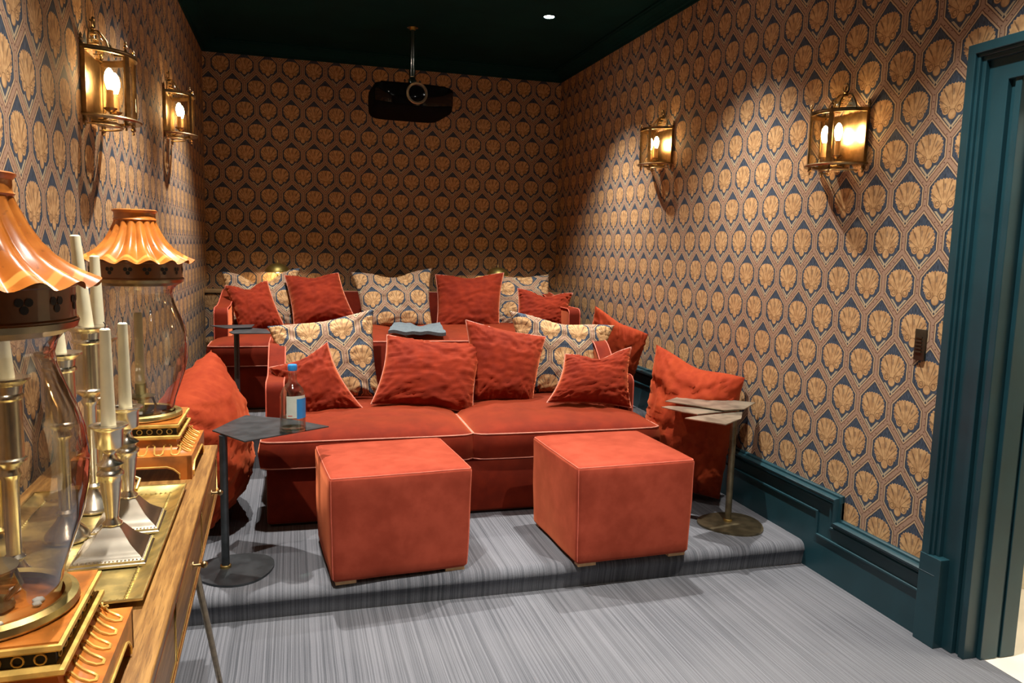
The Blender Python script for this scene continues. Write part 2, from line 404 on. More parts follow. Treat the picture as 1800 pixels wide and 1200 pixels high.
# ================================================================ SOFAS
def seat_cushion(parent, x0, x1, xi0, xi1, y1, z0, z1, crown, seed):
    """T cushion: in front of the arm (y<.25) it runs from x0 to x1, behind it from xi0 to xi1"""
    nx, ny = 36, 36; side = [0, .12, .5, .88, 1]; T = []
    def xy(u, v):
        y = v*y1; k = min(1, max(0, (y-.27)/.05)); k = k*k*(3-2*k)
        a = x0+(xi0-x0)*k; c = x1+(xi1-x1)*k
        cr = .028                                           # rounded front corners
        X = a+(c-a)*u
        yy = y + (0.02*max(0, (abs(u-.5)*2-.9)/.1)**2)*(1-v)
        yy += -.012*(1-(2*u-1)**4)*(1-v)**3 + .007*noise.noise((u*3, seed, 1))*(1-v)
        return X, yy
    def top(u, v):
        e = (1-(2*u-1)**6)*(1-(2*v-1)**6)
        c = crown*((1-(2*u-1)**4)*(1-(2*v-1)**4))**.6
        w = .0045*noise.noise((u*7+seed, v*5, 2))*e+.0042*sin(24*u+9*noise.noise((u*3, v*4, seed)))*e*max(0, 1-abs(v-.35)*2.6)
        return z1+c+w-.010*(1-e)*0
    rows = [[(*xy(i/nx, j/ny), top(i/nx, j/ny)) for i in range(nx+1)] for j in range(ny+1)]
    bt = [[(*xy(i/nx, j/ny), z0) for i in range(nx+1)] for j in range(ny+1)]
    q = MB(); q.grid(rows); q.grid(bt)
    per = [(i, 0) for i in range(nx)]+[(nx, j) for j in range(ny)]+[(i, ny) for i in range(nx, 0, -1)]+[(0, j) for j in range(ny, 0, -1)]
    cx, cy = (x0+x1)/2, y1/2
    wall = []
    for t in side:
        row = []
        for (i, j) in per:
            A = Vector(bt[j][i]); B = Vector(rows[j][i]); p = A.lerp(B, t)
            bul = .014*sin(pi*t)+.004*noise.noise((i*.3, t*3+seed, j*.3))*sin(pi*t)
            n = Vector((0, 0, 0))
            if i == 0: n.x -= 1
            if i == nx: n.x += 1
            if j == 0: n.y -= 1
            if j == ny: n.y += 1
            p += n.normalized()*bul; row.append(tuple(p))
        wall.append(row)
    q.grid(wall, close_u=True)
    import bmesh
    o = q.obj('seat_cushion', 'velvetdark', parent, angle=50)
    bm = bmesh.new(); bm.from_mesh(o.data); bmesh.ops.remove_doubles(bm, verts=bm.verts, dist=1e-5); bm.to_mesh(o.data); bm.free()
    o.data.polygons.foreach_set('use_smooth', [True]*len(o.data.polygons)); o.data.set_sharp_from_angle(angle=radians(50))
    pp = MB(); pp.tube([rows[j][i] for i, j in per], .0034, 6, True); pp.tube([bt[j][i] for i, j in per], .0034, 6, True)
    pp.obj('piping', 'piping', o)
def sofa(name, label, loc, rz, w, depth, back_h, arm_h=.625):
    t = thing(name, label, 'sofa', loc, rz, None)
    hw = w/2; at = .085; af = .33
    MB().box(-hw+.012, hw-.012, .035, depth-.02, .012, .285).obj('base', 'velvetdark', t, bev=.015)
    ov = MB().box(-hw+.03, hw-.03, .05, depth-.04, 0, .015); ov.obj('plinth', 'dark', t, smooth=False)
    prof = [(af, .20)]
    for i in range(7):
        a = pi-(pi/2)*i/6; prof.append((af+.045+.045*cos(a), arm_h-.045+.045*sin(a)))
    y0, y1 = af+.22, depth-.28
    for i in range(13):
        k = i/12; prof.append((y0+(y1-y0)*k, arm_h+.01*k+(back_h+.015-arm_h-.01)*(k*k*(3-2*k))))
    prof += [(depth-.06, back_h+.02), (depth-.015, back_h-.02), (depth, .2)]
    for sx in (-1, 1):
        x0, x1 = (-hw, -hw+at) if sx < 0 else (hw-at, hw)
        a = MB().prism(prof, x0, x1, 'x').obj('arm', 'velvetdark', t, bev=.008)
        q = MB()
        for x in (x0, x1): q.tube([(x, y, z) for y, z in prof[:-1]], .0035, 6)
        q.obj('piping', 'pipered', a)
    bk = MB(); pb = [(depth-.17, .2), (depth-.12, back_h-.03), (depth-.105, back_h-.005), (depth-.08, back_h), (depth-.03, back_h-.005), (depth-.01, back_h-.03), (depth, .2)]
    bk.prism(pb, -hw+at, hw-at, 'x'); bk = bk.obj('back', 'velvetdark', t, bev=.006)
    MB().tube([(x, depth-.105, back_h-.004) for x in (-hw+at, 0, hw-at)], .0035, 6).obj('piping', 'piping', bk)
    y1 = depth-.16
    seat_cushion(t, -hw-.012, -.003, -hw+at+.004, -.003, y1, .29, .413, .056, 1.3)
    seat_cushion(t, .003, hw+.012, .003, hw-at-.004, y1, .29, .413, .056, 7.7)
    return t
sofa('sofa', 'front rust velvet sofa with two pink-piped seat cushions behind the ottomans', (.835, 3.525, S1), radians(-.7), 1.95, 1.05, .755)
sofa('sofa', 'back rust velvet sofa on the upper step against the ledge wall', (.775, 5.0, S2), 0, 2.56, 1.36, .69)

# ================================================================ OTTOMANS
def ottoman(loc, rz, w, dp, label):
    t = thing('ottoman', label, 'ottoman', loc, rz, 'cube ottomans')
    h0, h1 = .010, .434; n = 16; q = MB(); R = .022
    def rb(x, y, z):      # rounded, slightly puffed box from unit cube point
        hx, hy, hz = w/2, dp/2, (h1-h0)/2
        p = Vector((x*hx, y*hy, z*hz)); c = Vector((max(-hx+R, min(hx-R, p.x)), max(-hy+R, min(hy-R, p.y)), max(-hz+R, min(hz-R, p.z))))
        dv = p-c
        if dv.length > 1e-9: p = c+dv.normalized()*R
        pf = .008
        if abs(x) > .999: p.x += math.copysign(pf*(1-y*y)*(1-z*z), x)
        if abs(y) > .999: p.y += math.copysign(pf*(1-x*x)*(1-z*z), y)
        if z > .999: p.z += .012*(1-x**4)*(1-y**4)
        p.x *= 1+.022*z; p.y *= 1+.012*z
        p += Vector((noise.noise(p*6+Vector((loc[0]*9, 0, 0))), noise.noise(p*6+Vector((5, loc[0]*9, 0))), 0))*.0035
        return tuple(p+Vector((0, 0, (h0+h1)/2)))
    ts = [-1, -1+.6*R/(w/2), -1+1.0*R/(w/2)]+[-1+2*i/n for i in range(2, n-1)]+[1-1.0*R/(w/2), 1-.6*R/(w/2), 1]
    for ax in range(3):
        for s in (-1, 1):
            rows = []
            for a in ts:
                row = []
                for b_ in ts:
                    c = [a, b_]; c.insert(ax, s); row.append(rb(*c))
                rows.append(row)
            q.grid(rows)
    import bmesh
    o = q.obj('upholstery', 'velvet2', t, angle=180)
    bm = bmesh.new(); bm.from_mesh(o.data); bmesh.ops.remove_doubles(bm, verts=bm.verts, dist=2e-4); bmesh.ops.recalc_face_normals(bm, faces=bm.faces); bm.to_mesh(o.data); bm.free()
    o.data.polygons.foreach_set('use_smooth', [True]*len(o.data.polygons))
    sm = MB(); T = ts[1:-1]
    sm.tube([rb(a, -1, 1) for a in T]+[rb(1, a, 1) for a in T]+[rb(-a, 1, 1) for a in T]+[rb(-1, -a, 1) for a in T], .0019, 6, True)
    for sx in (-1, 1):
        for sy in (-1, 1): sm.tube([rb(sx, sy, a) for a in T], .0019, 6)
    sm.obj('seam', 'pipered', o)
    for sx in (-1, 1):
        for sy in (-1, 1):
            x, y = sx*(w/2-.06), sy*(dp/2-.035)
            MB().box(x-.04, x+.04, y-.02, y+.02, 0, .013).obj('foot', 'wood', t, smooth=False)
    return t
o1 = ottoman((.386, 3.150, S1), radians(4.5), .56, .51, 'left rust velvet cube ottoman on the carpet step')
o2 = ottoman((1.372, 3.115, S1), radians(2.5), .545, .54, 'right rust velvet cube ottoman overhanging the carpet step')

# ================================================================ CUSHIONS
def pillow(name, label, cat, corners, T, mat, pipe=None, chop=0., seed=0, pinch=.17, wr=.009, group=None, off=0., n=46, pw=.42, fill=None, dist=0):
    TL, TR, BR, BL = [Vector(c) for c in corners]
    C = (TL+TR+BR+BL)/4; ex = ((TR-TL)+(BR-BL)).normalized(); ez = ((TL-BL)+(TR-BR)); ez = (ez-ex*ez.dot(ex)).normalized()
    ey = ez.cross(ex).normalized()
    if ey.y < 0: pass
    Mx = Matrix((ex, ey, ez)).transposed().to_4x4(); Mx.translation = C; Mi = Mx.inverted()
    L = [Mi @ p for p in (TL, TR, BR, BL)]
    def base(s, t):
        a, b_ = (s+1)/2, (t+1)/2
        top = L[0].lerp(L[1], a); bot = L[3].lerp(L[2], a); return bot.lerp(top, b_)
    def pt(s, t, side):
        ps = s*(1-pinch*(1-t*t)*abs(s)**3); ptt = t*(1-pinch*(1-s*s)*abs(t)**3*.8)
        k = chop*exp(-(s/.48)**2)*max(0, (t+.35)/1.35)**2
        p = base(ps, ptt-k)
        e = max(0, (1-s*s)*(1-t*t)); h = T/2*e**pw
        h *= 1-.45*k/(chop+1e-6)*min(1, chop*3) if chop else 1
        # gathers running in from the edges and slack folds
        de = 1-max(abs(s), abs(t)); g = exp(-de/.22)*min(1, de/.03)
        ang = (t if abs(s) > abs(t) else s)
        f = noise.noise((ang*15+seed*3.1, de*1.2, seed+side))*g*wr*2.6+wr*2.2*noise.noise((atan2(abs(s)-1.15, abs(t)-1.15)*9+seed, .3, seed+side))*exp(-((abs(s)-1)**2+(abs(t)-1)**2)/.35)*min(1, e*6)
        f += wr*1.1*noise.noise((s*1.4+seed, t*4.6+noise.noise((s*2, t*2, seed))*1.5, seed*1.7+side))*min(1, e*3)
        f += wr*.8*(1-abs(noise.noise((s*3+t*2.5+seed, t*7-s*3, seed+4))))**6*min(1, e*2)
        p = p+Vector((0, -1 if side else 1, 0))*(h+f*(1 if e > 0 else 0))
        wp = Mx @ p
        if wp.x > 2.266 or wp.x < -.655: wp.x = min(2.266, max(-.655, wp.x)); p = Mi @ wp
        return tuple(p)
    sp = [sin(pi/2*(-1+2*i/n))*.35+(-1+2*i/n)*.65 for i in range(n+1)]; sp[0] = -1; sp[-1] = 1
    q = MB()
    for side in (0, 1): q.grid([[pt(s, t, side) for s in sp] for t in sp])
    import bmesh
    root = None
    if pipe: root = thing(name, label, cat, group=group); root.matrix_world = Mx
    o = q.obj('cover' if pipe else name, mat, root, angle=180)
    bm = bmesh.new(); bm.from_mesh(o.data); bmesh.ops.remove_doubles(bm, verts=bm.verts, dist=1e-5); bmesh.ops.recalc_face_normals(bm, faces=bm.faces); bm.to_mesh(o.data); bm.free()
    o.data.polygons.foreach_set('use_smooth', [True]*len(o.data.polygons))
    if pipe:
        E = [pt(s, 1, 0) for s in sp[:-1]]+[pt(1, t, 0) for t in reversed(sp[1:])]+[pt(s, -1, 0) for s in reversed(sp[1:])]+[pt(-1, t, 0) for t in sp[:-1]]
        MB().tube(E, .0036, 6, True).obj('piping', pipe, root)
        return root
    o.matrix_world = Mx; return tag(o, label, cat, group)

GF, GB = 'cushions on the front sofa', 'cushions on the back sofa'
def shift(cs, dy): return [(x, y+dy, z) for x, y, z in cs]
pillow('cushion', 'rust velvet cushion tipped on its corner at the left end of the front sofa', 'cushion',
       [(-.128, 4.13, .773), (.168, 4.13, .905), (.344, 3.98, .570), (.02, 3.98, .50)], .17, 'velvet', 'piping', .05, 1, group=GF)
pillow('cushion', 'palmette patterned cushion behind the left red cushion on the front sofa', 'cushion',
       [(-.142, 4.36, .966), (.434, 4.36, 1.062), (.455, 4.20, .590), (-.03, 4.20, .573)], .15, 'fabric', None, .05, 2, .07, group=GF)
pillow('cushion', 'large rust velvet cushion leaning in the middle of the front sofa', 'cushion',
       [(.490, 4.20, .932), (1.048, 4.20, .878), (.938, 4.00, .522), (.385, 4.00, .590)], .19, 'velvet', 'piping', .04, 3, .09, group=GF)
pillow('cushion', 'rust velvet cushion with side piping right of the middle on the front sofa', 'cushion',
       [(.94, 4.24, 1.01), (1.424, 4.24, .910), (1.30, 4.08, .545), (.952, 4.08, .572)], .19, 'velvet', 'piping', .02, 4, .06, group=GF)
pillow('cushion', 'palmette patterned cushion sagging at the right end of the front sofa', 'cushion',
       [(1.240, 4.40, 1.053), (1.912, 4.36, .965), (1.72, 4.22, .56), (1.32, 4.26, .57)], .15, 'fabric', None, .12, 5, .06, group=GF)
pillow('cushion', 'small rust velvet cushion by the right arm of the front sofa', 'cushion',
       [(1.45, 3.97, .845), (1.840, 3.95, .883), (1.787, 3.80, .566), (1.3, 3.82, .606)], .17, 'velvet', 'piping', .26, 6, .12, group=GF)
pillow('cushion', 'palmette patterned cushion at the far left of the back sofa', 'cushion',
       [(-.516, 6.08, 1.197), (.05, 6.08, 1.236), (-.009, 5.9, .80), (-.466, 5.9, .78)], .15, 'fabric', None, .50, 7, .06, group=GB)
pillow('cushion', 'leftmost rust velvet cushion on the back sofa', 'cushion',
       [(-.473, 5.8, 1.107), (-.185, 5.8, 1.145), (-.066, 5.6, .835), (-.350, 5.6, .755)], .17, 'velvet', 'piping', .24, 8, .06, group=GB)
pillow('cushion', 'rust velvet cushion in front of the left dome lamp on the back sofa', 'cushion',
       [(-.066, 5.95, 1.18), (.325, 5.95, 1.205), (.440, 5.75, .875), (.0, 5.75, .80)], .18, 'velvet', 'piping', .14, 9, .07, group=GB)
pillow('cushion', 'palmette patterned cushion in the middle of the back sofa', 'cushion',
       [(.425, 6.06, 1.21), (1.060, 6.06, 1.250), (1.034, 5.85, .80), (.50, 5.85, .79)], .15, 'fabric', None, .22, 10, .08, group=GB)
pillow('cushion', 'rust velvet cushion right of the middle patterned one on the back sofa', 'cushion',
       [(1.078, 6.0, 1.202), (1.640, 6.0, 1.225), (1.560, 5.8, .79), (1.056, 5.8, .79)], .17, 'velvet', 'piping', .14, 11, .07, group=GB)
pillow('cushion', 'palmette patterned cushion below the right dome lamp on the back sofa', 'cushion',
       [(1.588, 6.1, 1.185), (2.060, 6.1, 1.215), (2.03, 5.93, .80), (1.578, 5.93, .80)], .14, 'fabric_turned', None, .05, 12, .05, group=GB)
pillow('cushion', 'rightmost rust velvet cushion on the back sofa', 'cushion',
       [(1.66, 5.66, 1.120), (2.115, 5.66, 1.087), (2.005, 5.52, .81), (1.61, 5.52, .80)], .16, 'velvet', 'piping', .28, 13, .08, group=GB)
# big bean cushions on the steps
pillow('beanbag', 'rust velvet beanbag slumped between the console and the front sofa', 'beanbag',
       [(-.53, 3.40, .70), (-.385, 3.92, .90), (-.33, 4.12, .15), (-.40, 3.42, .15)], .42, 'bean', None, .0, 21, .05, .016, 'beanbags', pw=.5)
pillow('beanbag', 'rust velvet beanbag behind the right metal side table', 'beanbag',
       [(1.93, 3.82, .915), (2.255, 3.44, .785), (2.16, 3.46, .13), (1.82, 3.78, .13)], .36, 'bean', None, .08, 22, .05, .018, 'beanbags', pw=.5)
pillow('beanbag', 'rust velvet beanbag on the upper step beside the right wall', 'beanbag',
       [(1.885, 4.62, 1.065), (2.238, 4.55, .885), (2.20, 4.80, .40), (1.85, 4.75, .40)], .26, 'bean', None, .06, 23, .03, .012, 'beanbags', pw=.5)
# throw
def throw():
    nx, ny = 26, 20; P = [(.61, 5.15), (.98, 5.02), (1.035, 5.56), (.70, 5.56)]; top = []
    for j in range(ny+1):
        row = []
        for i in range(nx+1):
            u, v = i/nx, j/ny
            a = Vector(P[0]).lerp(Vector(P[1]), u); c = Vector(P[3]).lerp(Vector(P[2]), u); p = a.lerp(c, v)
            z = .852+.016*sin(u*7+1)*v+.012*noise.noise((u*5, v*4, 0))+.02*exp(-((u-.35)/.1)**2)*v
            row.append((p.x, p.y, z))
        top.append(row)
    bot = [[(x, y, z-.022) for x, y, z in r_] for r_ in top]
    q = MB(); q.grid(top); q.grid(bot)
    for e in (0, -1):
        q.grid([top[e], bot[e]]); q.grid([[r_[e] for r_ in top], [r_[e] for r_ in bot]])
    return tag(q.obj('throw', 'throw'), 'grey wool throw folded on the seat of the back sofa', 'throw')
throw()

# ================================================================ METAL SIDE TABLES
def side_table(loc, label, plates, pole, baser, m1, m2, m3, h, h2=None, basec=(0, 0), rz=0):
    t = thing('side_table', label, 'side table', loc, rz, None)
    n = 48; q = MB()
    q.lathe([(.001, 0), (baser, 0), (baser, .009), (.001, .009)], (basec[0], basec[1], 0), n, mod=lambda r_, z, a: (r_*(1-.05*cos(3*a+1)), 0))
    q.obj('base', m1, t)
    MB().lathe([(.0215, .009), (.0215, .018), (.019, .020)], (*pole, 0), 20).obj('collar', 'brass', t)
    MB().lathe([(.0155, .012), (.0155, h-.004)], (*pole, 0), 20).obj('pole', m2, t)
    for z, poly in plates:
        MB().prism(poly, z-.0045, z, 'z').obj('top_plate', m3, t, smooth=False)
    return t
def rel(p, o): return [(a-o[0], b_-o[1]) for a, b_ in p]
o = (-.273, 3.139)
side_table((*o, S1), 'dark steel side table carrying the water bottle', [
    (.560, rel([(-.318, 3.195), (-.29, 3.155), (-.185, 2.994), (.135, 3.190), (-.02, 3.355), (-.206, 3.46), (-.255, 3.36)], o))],
    (0, 0), .155, 'steel', 'steel', 'steel', .556, basec=(.035, -.02))
o = (2.045, 3.19)
side_table((*o, S1), 'aged bronze side table with three leaf plates by the right wall', [
    (.562, rel([(1.812, 3.457), (1.99, 3.589), (2.268, 3.35), (2.115, 3.216), (2.0, 3.21)], o)),
    (.551, rel([(1.75, 3.375), (1.80, 3.392), (2.09, 3.24), (1.845, 3.19), (1.80, 3.25)], o)),
    (.547, rel([(1.752, 3.14), (1.83, 3.17), (2.112, 3.225), (2.02, 3.09), (1.873, 2.985)], o))],
    (0, 0), .155, 'brass_dk', 'brass_dk', 'zinc', .545, basec=(.0, -.03))
o = (-.345, 4.72)
side_table((*o, S2), 'dark steel side table with split top before the back sofa', [
    (.556, rel([(-.487, 4.90), (-.235, 4.95), (-.245, 4.78), (-.385, 4.74)], o)),
    (.545, rel([(-.30, 4.90), (-.16, 4.78), (-.125, 4.56), (-.335, 4.56), (-.36, 4.64)], o))],
    (.02, 0), .125, 'steel', 'steel', 'steel', .542, basec=(.0, .02))

# bottle on the left table
def bottle():
    t = thing('bottle', 'clear glass water bottle with blue cap on the dark steel table', 'bottle', (-.008, 3.128, .671))
    out = [(.036, 0), (.049, .003), (.0515, .008), (.051, .016), (.0495, .03), (.0495, .135), (.048, .152), (.040, .172), (.028, .188), (.019, .198), (.0165, .210), (.0160, .250), (.0168, .252), (.0168, .258)]
    MB().lathe(out, n=40, cap=False).obj('glass_body', 'bottle', t)
    MB().lathe([(.036, .0005), (.0505, .004), (.051, .010), (.046, .016), (.001, .010)], n=40).obj('thick_base', 'bottlebase', t)
    MB().lathe([(.001, .012), (.043, .012), (.0465, .008), (.0465, .058), (.001, .058)], n=32).obj('water', 'water', t)
    MB().lathe([(.0175, .246), (.0185, .248), (.0185, .266), (.0165, .270), (.001, .270)], n=28).obj('cap', 'blue', t)
    MB().lathe([(.0500, .062), (.0500, .150)], n=14, a0=radians(-118), a1=radians(-20), cap=False).obj('paper_label', 'lwhite', t)
    lb = MB().lathe([(.0503, .058), (.0503, .138)], n=12, a0=radians(-72), a1=radians(-5), cap=False).obj('blue_label', 'lblue', t)
    MB().lathe([(.0505, .070), (.0505, .073)], n=6, a0=radians(-112), a1=radians(-92), cap=False).obj('red_print', 'lred', t)
bottle()

# ================================================================ WALL SCONCES
def sconce(label):
    t = thing('wall_lantern', label, 'wall lamp', group='brass half-round wall lanterns')
    R = .150; hw = radians(0)
    def half(r_, z, rr_, n=28, flat=1.): return [(r_*cos(pi*i/n), r_*sin(pi*i/n)*1.0, z) for i in range(n+1)]
    f = MB(); f.tube(half(R, .255, 0), .0065, 8); f.grid([[(a*cos(pi*i/28), a*sin(pi*i/28), z) for i in range(29)] for a, z in ((R-.004, .245), (R+.006, .245), (R+.006, .262), (R-.02, .266), (R-.02, .258), (R-.004, .245))])
    f.obj('top_ring', 'antique', t)
    f = MB(); f.grid([[(a*cos(pi*i/28), a*sin(pi*i/28), z) for i in range(29)] for a, z in ((R-.018, .0), (R+.014, -.002), (R+.018, .004), (R+.012, .010), (R-.018, .012), (R-.018, 0))])
    f.tube(half(R*.66, -.022, 0), .004, 6); f.obj('bottom_ring', 'antique', t)
    for k, a in enumerate((2, 62, 118, 178)):
        a = radians(a); x, y = R*cos(a), R*sin(a); p = MB()
        ca, sa = cos(a), sin(a); w = .0105
        rows = [[(x+sx*w*-sa+sy*.004*ca, y+sx*w*ca+sy*.004*sa, z) for sx, sy in ((-1, -1), (1, -1), (1, 1), (-1, 1))] for z in (.0, .262)]
        p.grid(rows, close_u=True, cap=True)
        p.lathe([(.001, 0), (.007, .002), (.0045, .010), (.009, .018), (.004, .026), (.006, .032), (.001, .042)], (x, y, .262), 10)
        p.lathe([(.001, -.040), (.005, -.036), (.003, -.028), (.010, -.020), (.006, -.010), (.009, 0)], (x*.93, y*.93+.002, 0), 10)
        p.obj('post', 'antique', t)
    for a0, a1 in ((6, 58), (66, 114), (122, 174)):
        MB().lathe([(R-.004, .012), (R-.004, .246)], n=10, a0=radians(a0), a1=radians(a1), cap=False).obj('glass_panel', 'pane', t)
    bp_ = MB(); bp_.box(-.138, .138, .002, .006, .006, .25); bp_.box(-.05, .05, .006, .09, -.012, -.006); bp_.obj('back_plate', 'antique', t, smooth=False)
    c = MB(); cg = MB()
    cg.grid([[(.112*k*cos(pi*i/20), .112*k*sin(pi*i/20), z) for i in range(21)] for k, z in ((.70, .264), (.60, .300), (.30, .345))]); cg.obj('crown_glass', 'pane', t)
    c.grid([[(.55*r_*cos(pi*i/20), .55*r_*sin(pi*i/20), z) for i in range(21)] for r_, z in ((.086, .262), (.080, .278), (.070, .282), (.066, .294), (.057, .298), (.053, .312), (.045, .316), (.040, .332), (.030, .338), (.001, .342))])
    c.obj('crown_bell', 'pane', t); c = MB()
    for r_, z in ((.044, .270), (.037, .292), (.030, .312), (.022, .332)): c.tube([(r_*cos(pi*i/14), r_*sin(pi*i/14), z) for i in range(15)], .0022, 6)
    for a in (8, 62, 118, 172):
        a = radians(a); c.tube([(.085*cos(a), .085*sin(a), .262), (.070*cos(a), .070*sin(a), .305), (.036*cos(a), .036*sin(a), .346), (.012*cos(a), .012*sin(a)+.002, .350)], .0034, 6)
    for sx in (-1, 1): c.box(min(sx*.148, sx*.08), max(sx*.148, sx*.08), .0, .012, .256, .264)
    c.box(-.005, .005, .08, .15, .257, .263)
    c.obj('crown', 'antique', t)
    h = MB(); h.lathe([(.001, .340), (.012, .342), (.006, .352), (.010, .358), (.004, .366)], (0, .012, 0), 12)
    h.tube([(.017*cos(2*pi*i/20), .014, .382+.019*sin(2*pi*i/20)) for i in range(20)], .0035, 8, True)
    h.tube([(0, .014, .366), (0, .010, .385), (0, .001, .392)], .003, 6); h.obj('hook', 'antique', t)
    for sx in (-1, 1):
        x, y = sx*.045, .070
        a = MB(); a.tube([(0, .02, .010), (sx*.02, .04, .006), (x, y, .018), (x, y, .035)], .004, 8)
        a.lathe([(.001, .030), (.010, .034), (.022, .044), (.024, .048), (.010, .050)], (x, y, 0), 18); ar = a.obj('candle_arm', 'antique', t)
        MB().lathe([(.0125, .048), (.0125, .118), (.001, .118)], (x, y, 0), 16).obj('sleeve', 'sleeve', ar)
        MB().lathe([(.008, .118), (.0115, .128), (.0165, .148), (.0175, .166), (.014, .186), (.006, .200), (.001, .203)], (x, y, 0), 18).obj('bulb', 'bulb', ar)
    return t
sc1 = sconce('brass half-round wall lantern on the right wall nearest the doorway')
sc1.scale = (.94, .94, .87)
place(sc1, (XR, 2.85, 1.805), radians(90), sc1['label'])
place(copytree(sc1), (XR, 4.56, 1.972), radians(90), 'brass half-round wall lantern on the right wall nearer the back corner')
place(copytree(sc1), (XL, 3.04, 1.825), radians(-90), 'brass half-round wall lantern on the left wall above the console')
place(copytree(sc1), (XL, 4.75, 2.00), radians(-90), 'brass half-round wall lantern on the left wall nearer the back corner')

# ================================================================ PROJECTOR
def projector():
    t = thing('projector', 'black home cinema projector hanging from the ceiling on a chrome pole', 'projector', (.838, 5.55, 2.365), radians(3))
    hw, dp = .285, .43
    def outline(sc, fr):   # plan outline, front bowed
        pts = []
        for i in range(41):
            u = -1+2*i/40; pts.append((hw*sc*u, -.035*(1-u*u)*fr - .0 + .05*abs(u)**8))
        for i in range(21):
            u = 1-2*i/20; pts.append((hw*sc*u*.97, dp-.05*abs(u)**6))
        return pts
    rows = []
    for z, sc, fr, dy in ((0, .84, .5, .04), (.010, .93, .8, .015), (.032, .985, 1, .003), (.085, 1, 1, 0), (.15, 1, 1, 0), (.178, .985, 1, .004), (.190, .95, .9, .012), (.196, .90, .8, .03)):
        rows.append([(x, y*(1-dy*1.4)+dy, z) for x, y in outline(sc, fr)])
    MB().grid(rows, close_u=True, cap=True).obj('body', 'shellm', t, angle=35)
    # glossy front fascia following the bow
    fr = []
    for k in range(9):
        v = k/8; row = []
        for i in range(41):
            u = -1+2*i/40; z = .055+.03*abs(u)**3*-0+.118*v; z0 = .034+.030*(u*u)
            z = z0+(.176-z0)*v; row.append((hw*.985*u, -.035*(1-u*u)-.014-.006*sin(pi*v)+.045*abs(u)**8, z))
        fr.append(row)
    q = MB(); q.grid(fr); bk = [[(x, y+.02, z) for x, y, z in r_] for r_ in (fr[0], fr[-1])]; q.grid([fr[0], bk[0]]); q.grid([fr[-1], bk[1]])
    q.obj('front_fascia', 'shell', t, angle=50)
    L = thing('x', 'x', 'x'); bpy.data.objects.remove(L)
    def ring(prof, name, mat, par):
        rows = [[(r_*cos(2*pi*i/36), y, .118+r_*sin(2*pi*i/36)) for i in range(36)] for r_, y in prof]
        return MB().grid(rows, close_u=True).obj(name, mat, par)
    l = ring([(.072, -.045), (.076, -.058), (.072, -.066), (.060, -.064), (.058, -.052)], 'lens_ring', 'goldring', t)
    ring([(.061, -.055), (.052, -.046), (.045, -.052), (.043, -.046), (.001, -.040)], 'lens', 'lens', l)
    for sx in (-1, 1): MB().box(sx*.20-.035, sx*.20+.035, .06, .20, .19, .206).obj('vent_hump', 'shellm', t, bev=.006)
    mt = MB(); mt.lathe([(.040, .600), (.040, .605)], (0, .12, 0), 20); mt.lathe([(.0165, .24), (.0165, .605)], (0, .12, 0), 20)
    mo = mt.obj('mount_pole', 'chrome', t)
    MB().lathe([(.021, .585), (.021, .603)], (0, .12, 0), 20).obj('ceiling_collar', 'brass', mo)
    MB().lathe([(.0235, .262), (.0235, .315), (.018, .318)], (0, .12, 0), 20).obj('lower_collar', 'chrome', mo)
    a = MB(); a.lathe([(.012, .205), (.030, .212), (.030, .226), (.016, .262)], (0, .12, 0), 20)
    a.tube([(-.03, .12, .235), (0, .12, .252), (.03, .12, .235)], .005, 8)
    for sx in (-1, 1): a.tube([(sx*.012, .12, .215), (sx*.035, .12, .212), (sx*.10, .08, .198)], .006, 8); a.sphere((sx*.055, .11, .232), .008); a.tube([(sx*.055, .11, .20), (sx*.055, .11, .232)], .003, 6)
    a.obj('mount_bracket', 'chrome', t)
projector()

# ================================================================ DOWNLIGHTS
t0 = thing('downlight', 'recessed ceiling downlight', 'downlight', (0, 0, CEIL))
MB().lathe([(.046, 0), (.046, -.004), (.040, -.006), (.034, -.003), (.034, 0)], n=28, cap=False).obj('trim_ring', 'ceil', t0)
MB().lathe([(.034, -.0035), (.001, -.0035)], n=24).obj('lens', 'dlens', t0)
first = True
NM = {(1.66, 5.08): 'round ceiling downlight in view right of the projector', (-.03, 5.08): 'round ceiling downlight left of the projector by the back'}
for yy in LY:
    for xx in LX:
        c = t0 if first else copytree(t0); first = False
        c.location = (xx, yy, CEIL)
        c['label'] = NM.get((xx, yy), 'recessed ceiling downlight on the %s side %s' % ('left' if xx < .5 else 'right', {.3: 'above the near end of the console', 1.9: 'level with the doorway', 3.5: 'above the front sofa seat', 5.08: 'over the back sofa'}[yy])); c['group'] = 'ceiling downlights'

# ================================================================ BRASS DOME LAMPS ON THE LEDGE
def dome(x, label):
    t = thing('table_lamp', label, 'lamp', (x, 6.475, 1.042), 0, 'brass dome lamps on the ledge')
    prof = [(.097, .142), (.096, .150), (.088, .172), (.070, .193), (.045, .207), (.018, .213), (.001, .214)]
    MB().lathe(prof+[(.016, .210), (.043, .204), (.068, .190), (.086, .170), (.094, .150)], n=36, cap=False).obj('shade', 'dome_brass', t)
    MB().lathe([(.001, .212), (.005, .214), (.003, .219), (.006, .226), (.004, .232), (.0015, .236), (.001, .246)], n=12).obj('finial', 'brass', t)
    MB().lathe([(.001, 0), (.045, 0), (.045, .008), (.012, .014), (.006, .03), (.006, .138), (.001, .138)], n=24).obj('stem', 'brass', t)
    MB().lathe([(.001, .136), (.012, .139), (.016, .150), (.012, .165), (.001, .170)], n=16).obj('bulb', 'bulb2', t)
M_['dome_brass'] = plain('dome_brass', (.55, .44, .14), .45, .9)
M_['bulb2'] = emit('lamp_bulb', (1, .74, .46), 130)
dome(-.125, 'small brass dome lamp on the ledge behind the left cushions'); dome(1.715, 'small brass dome lamp on the ledge behind the right cushions')

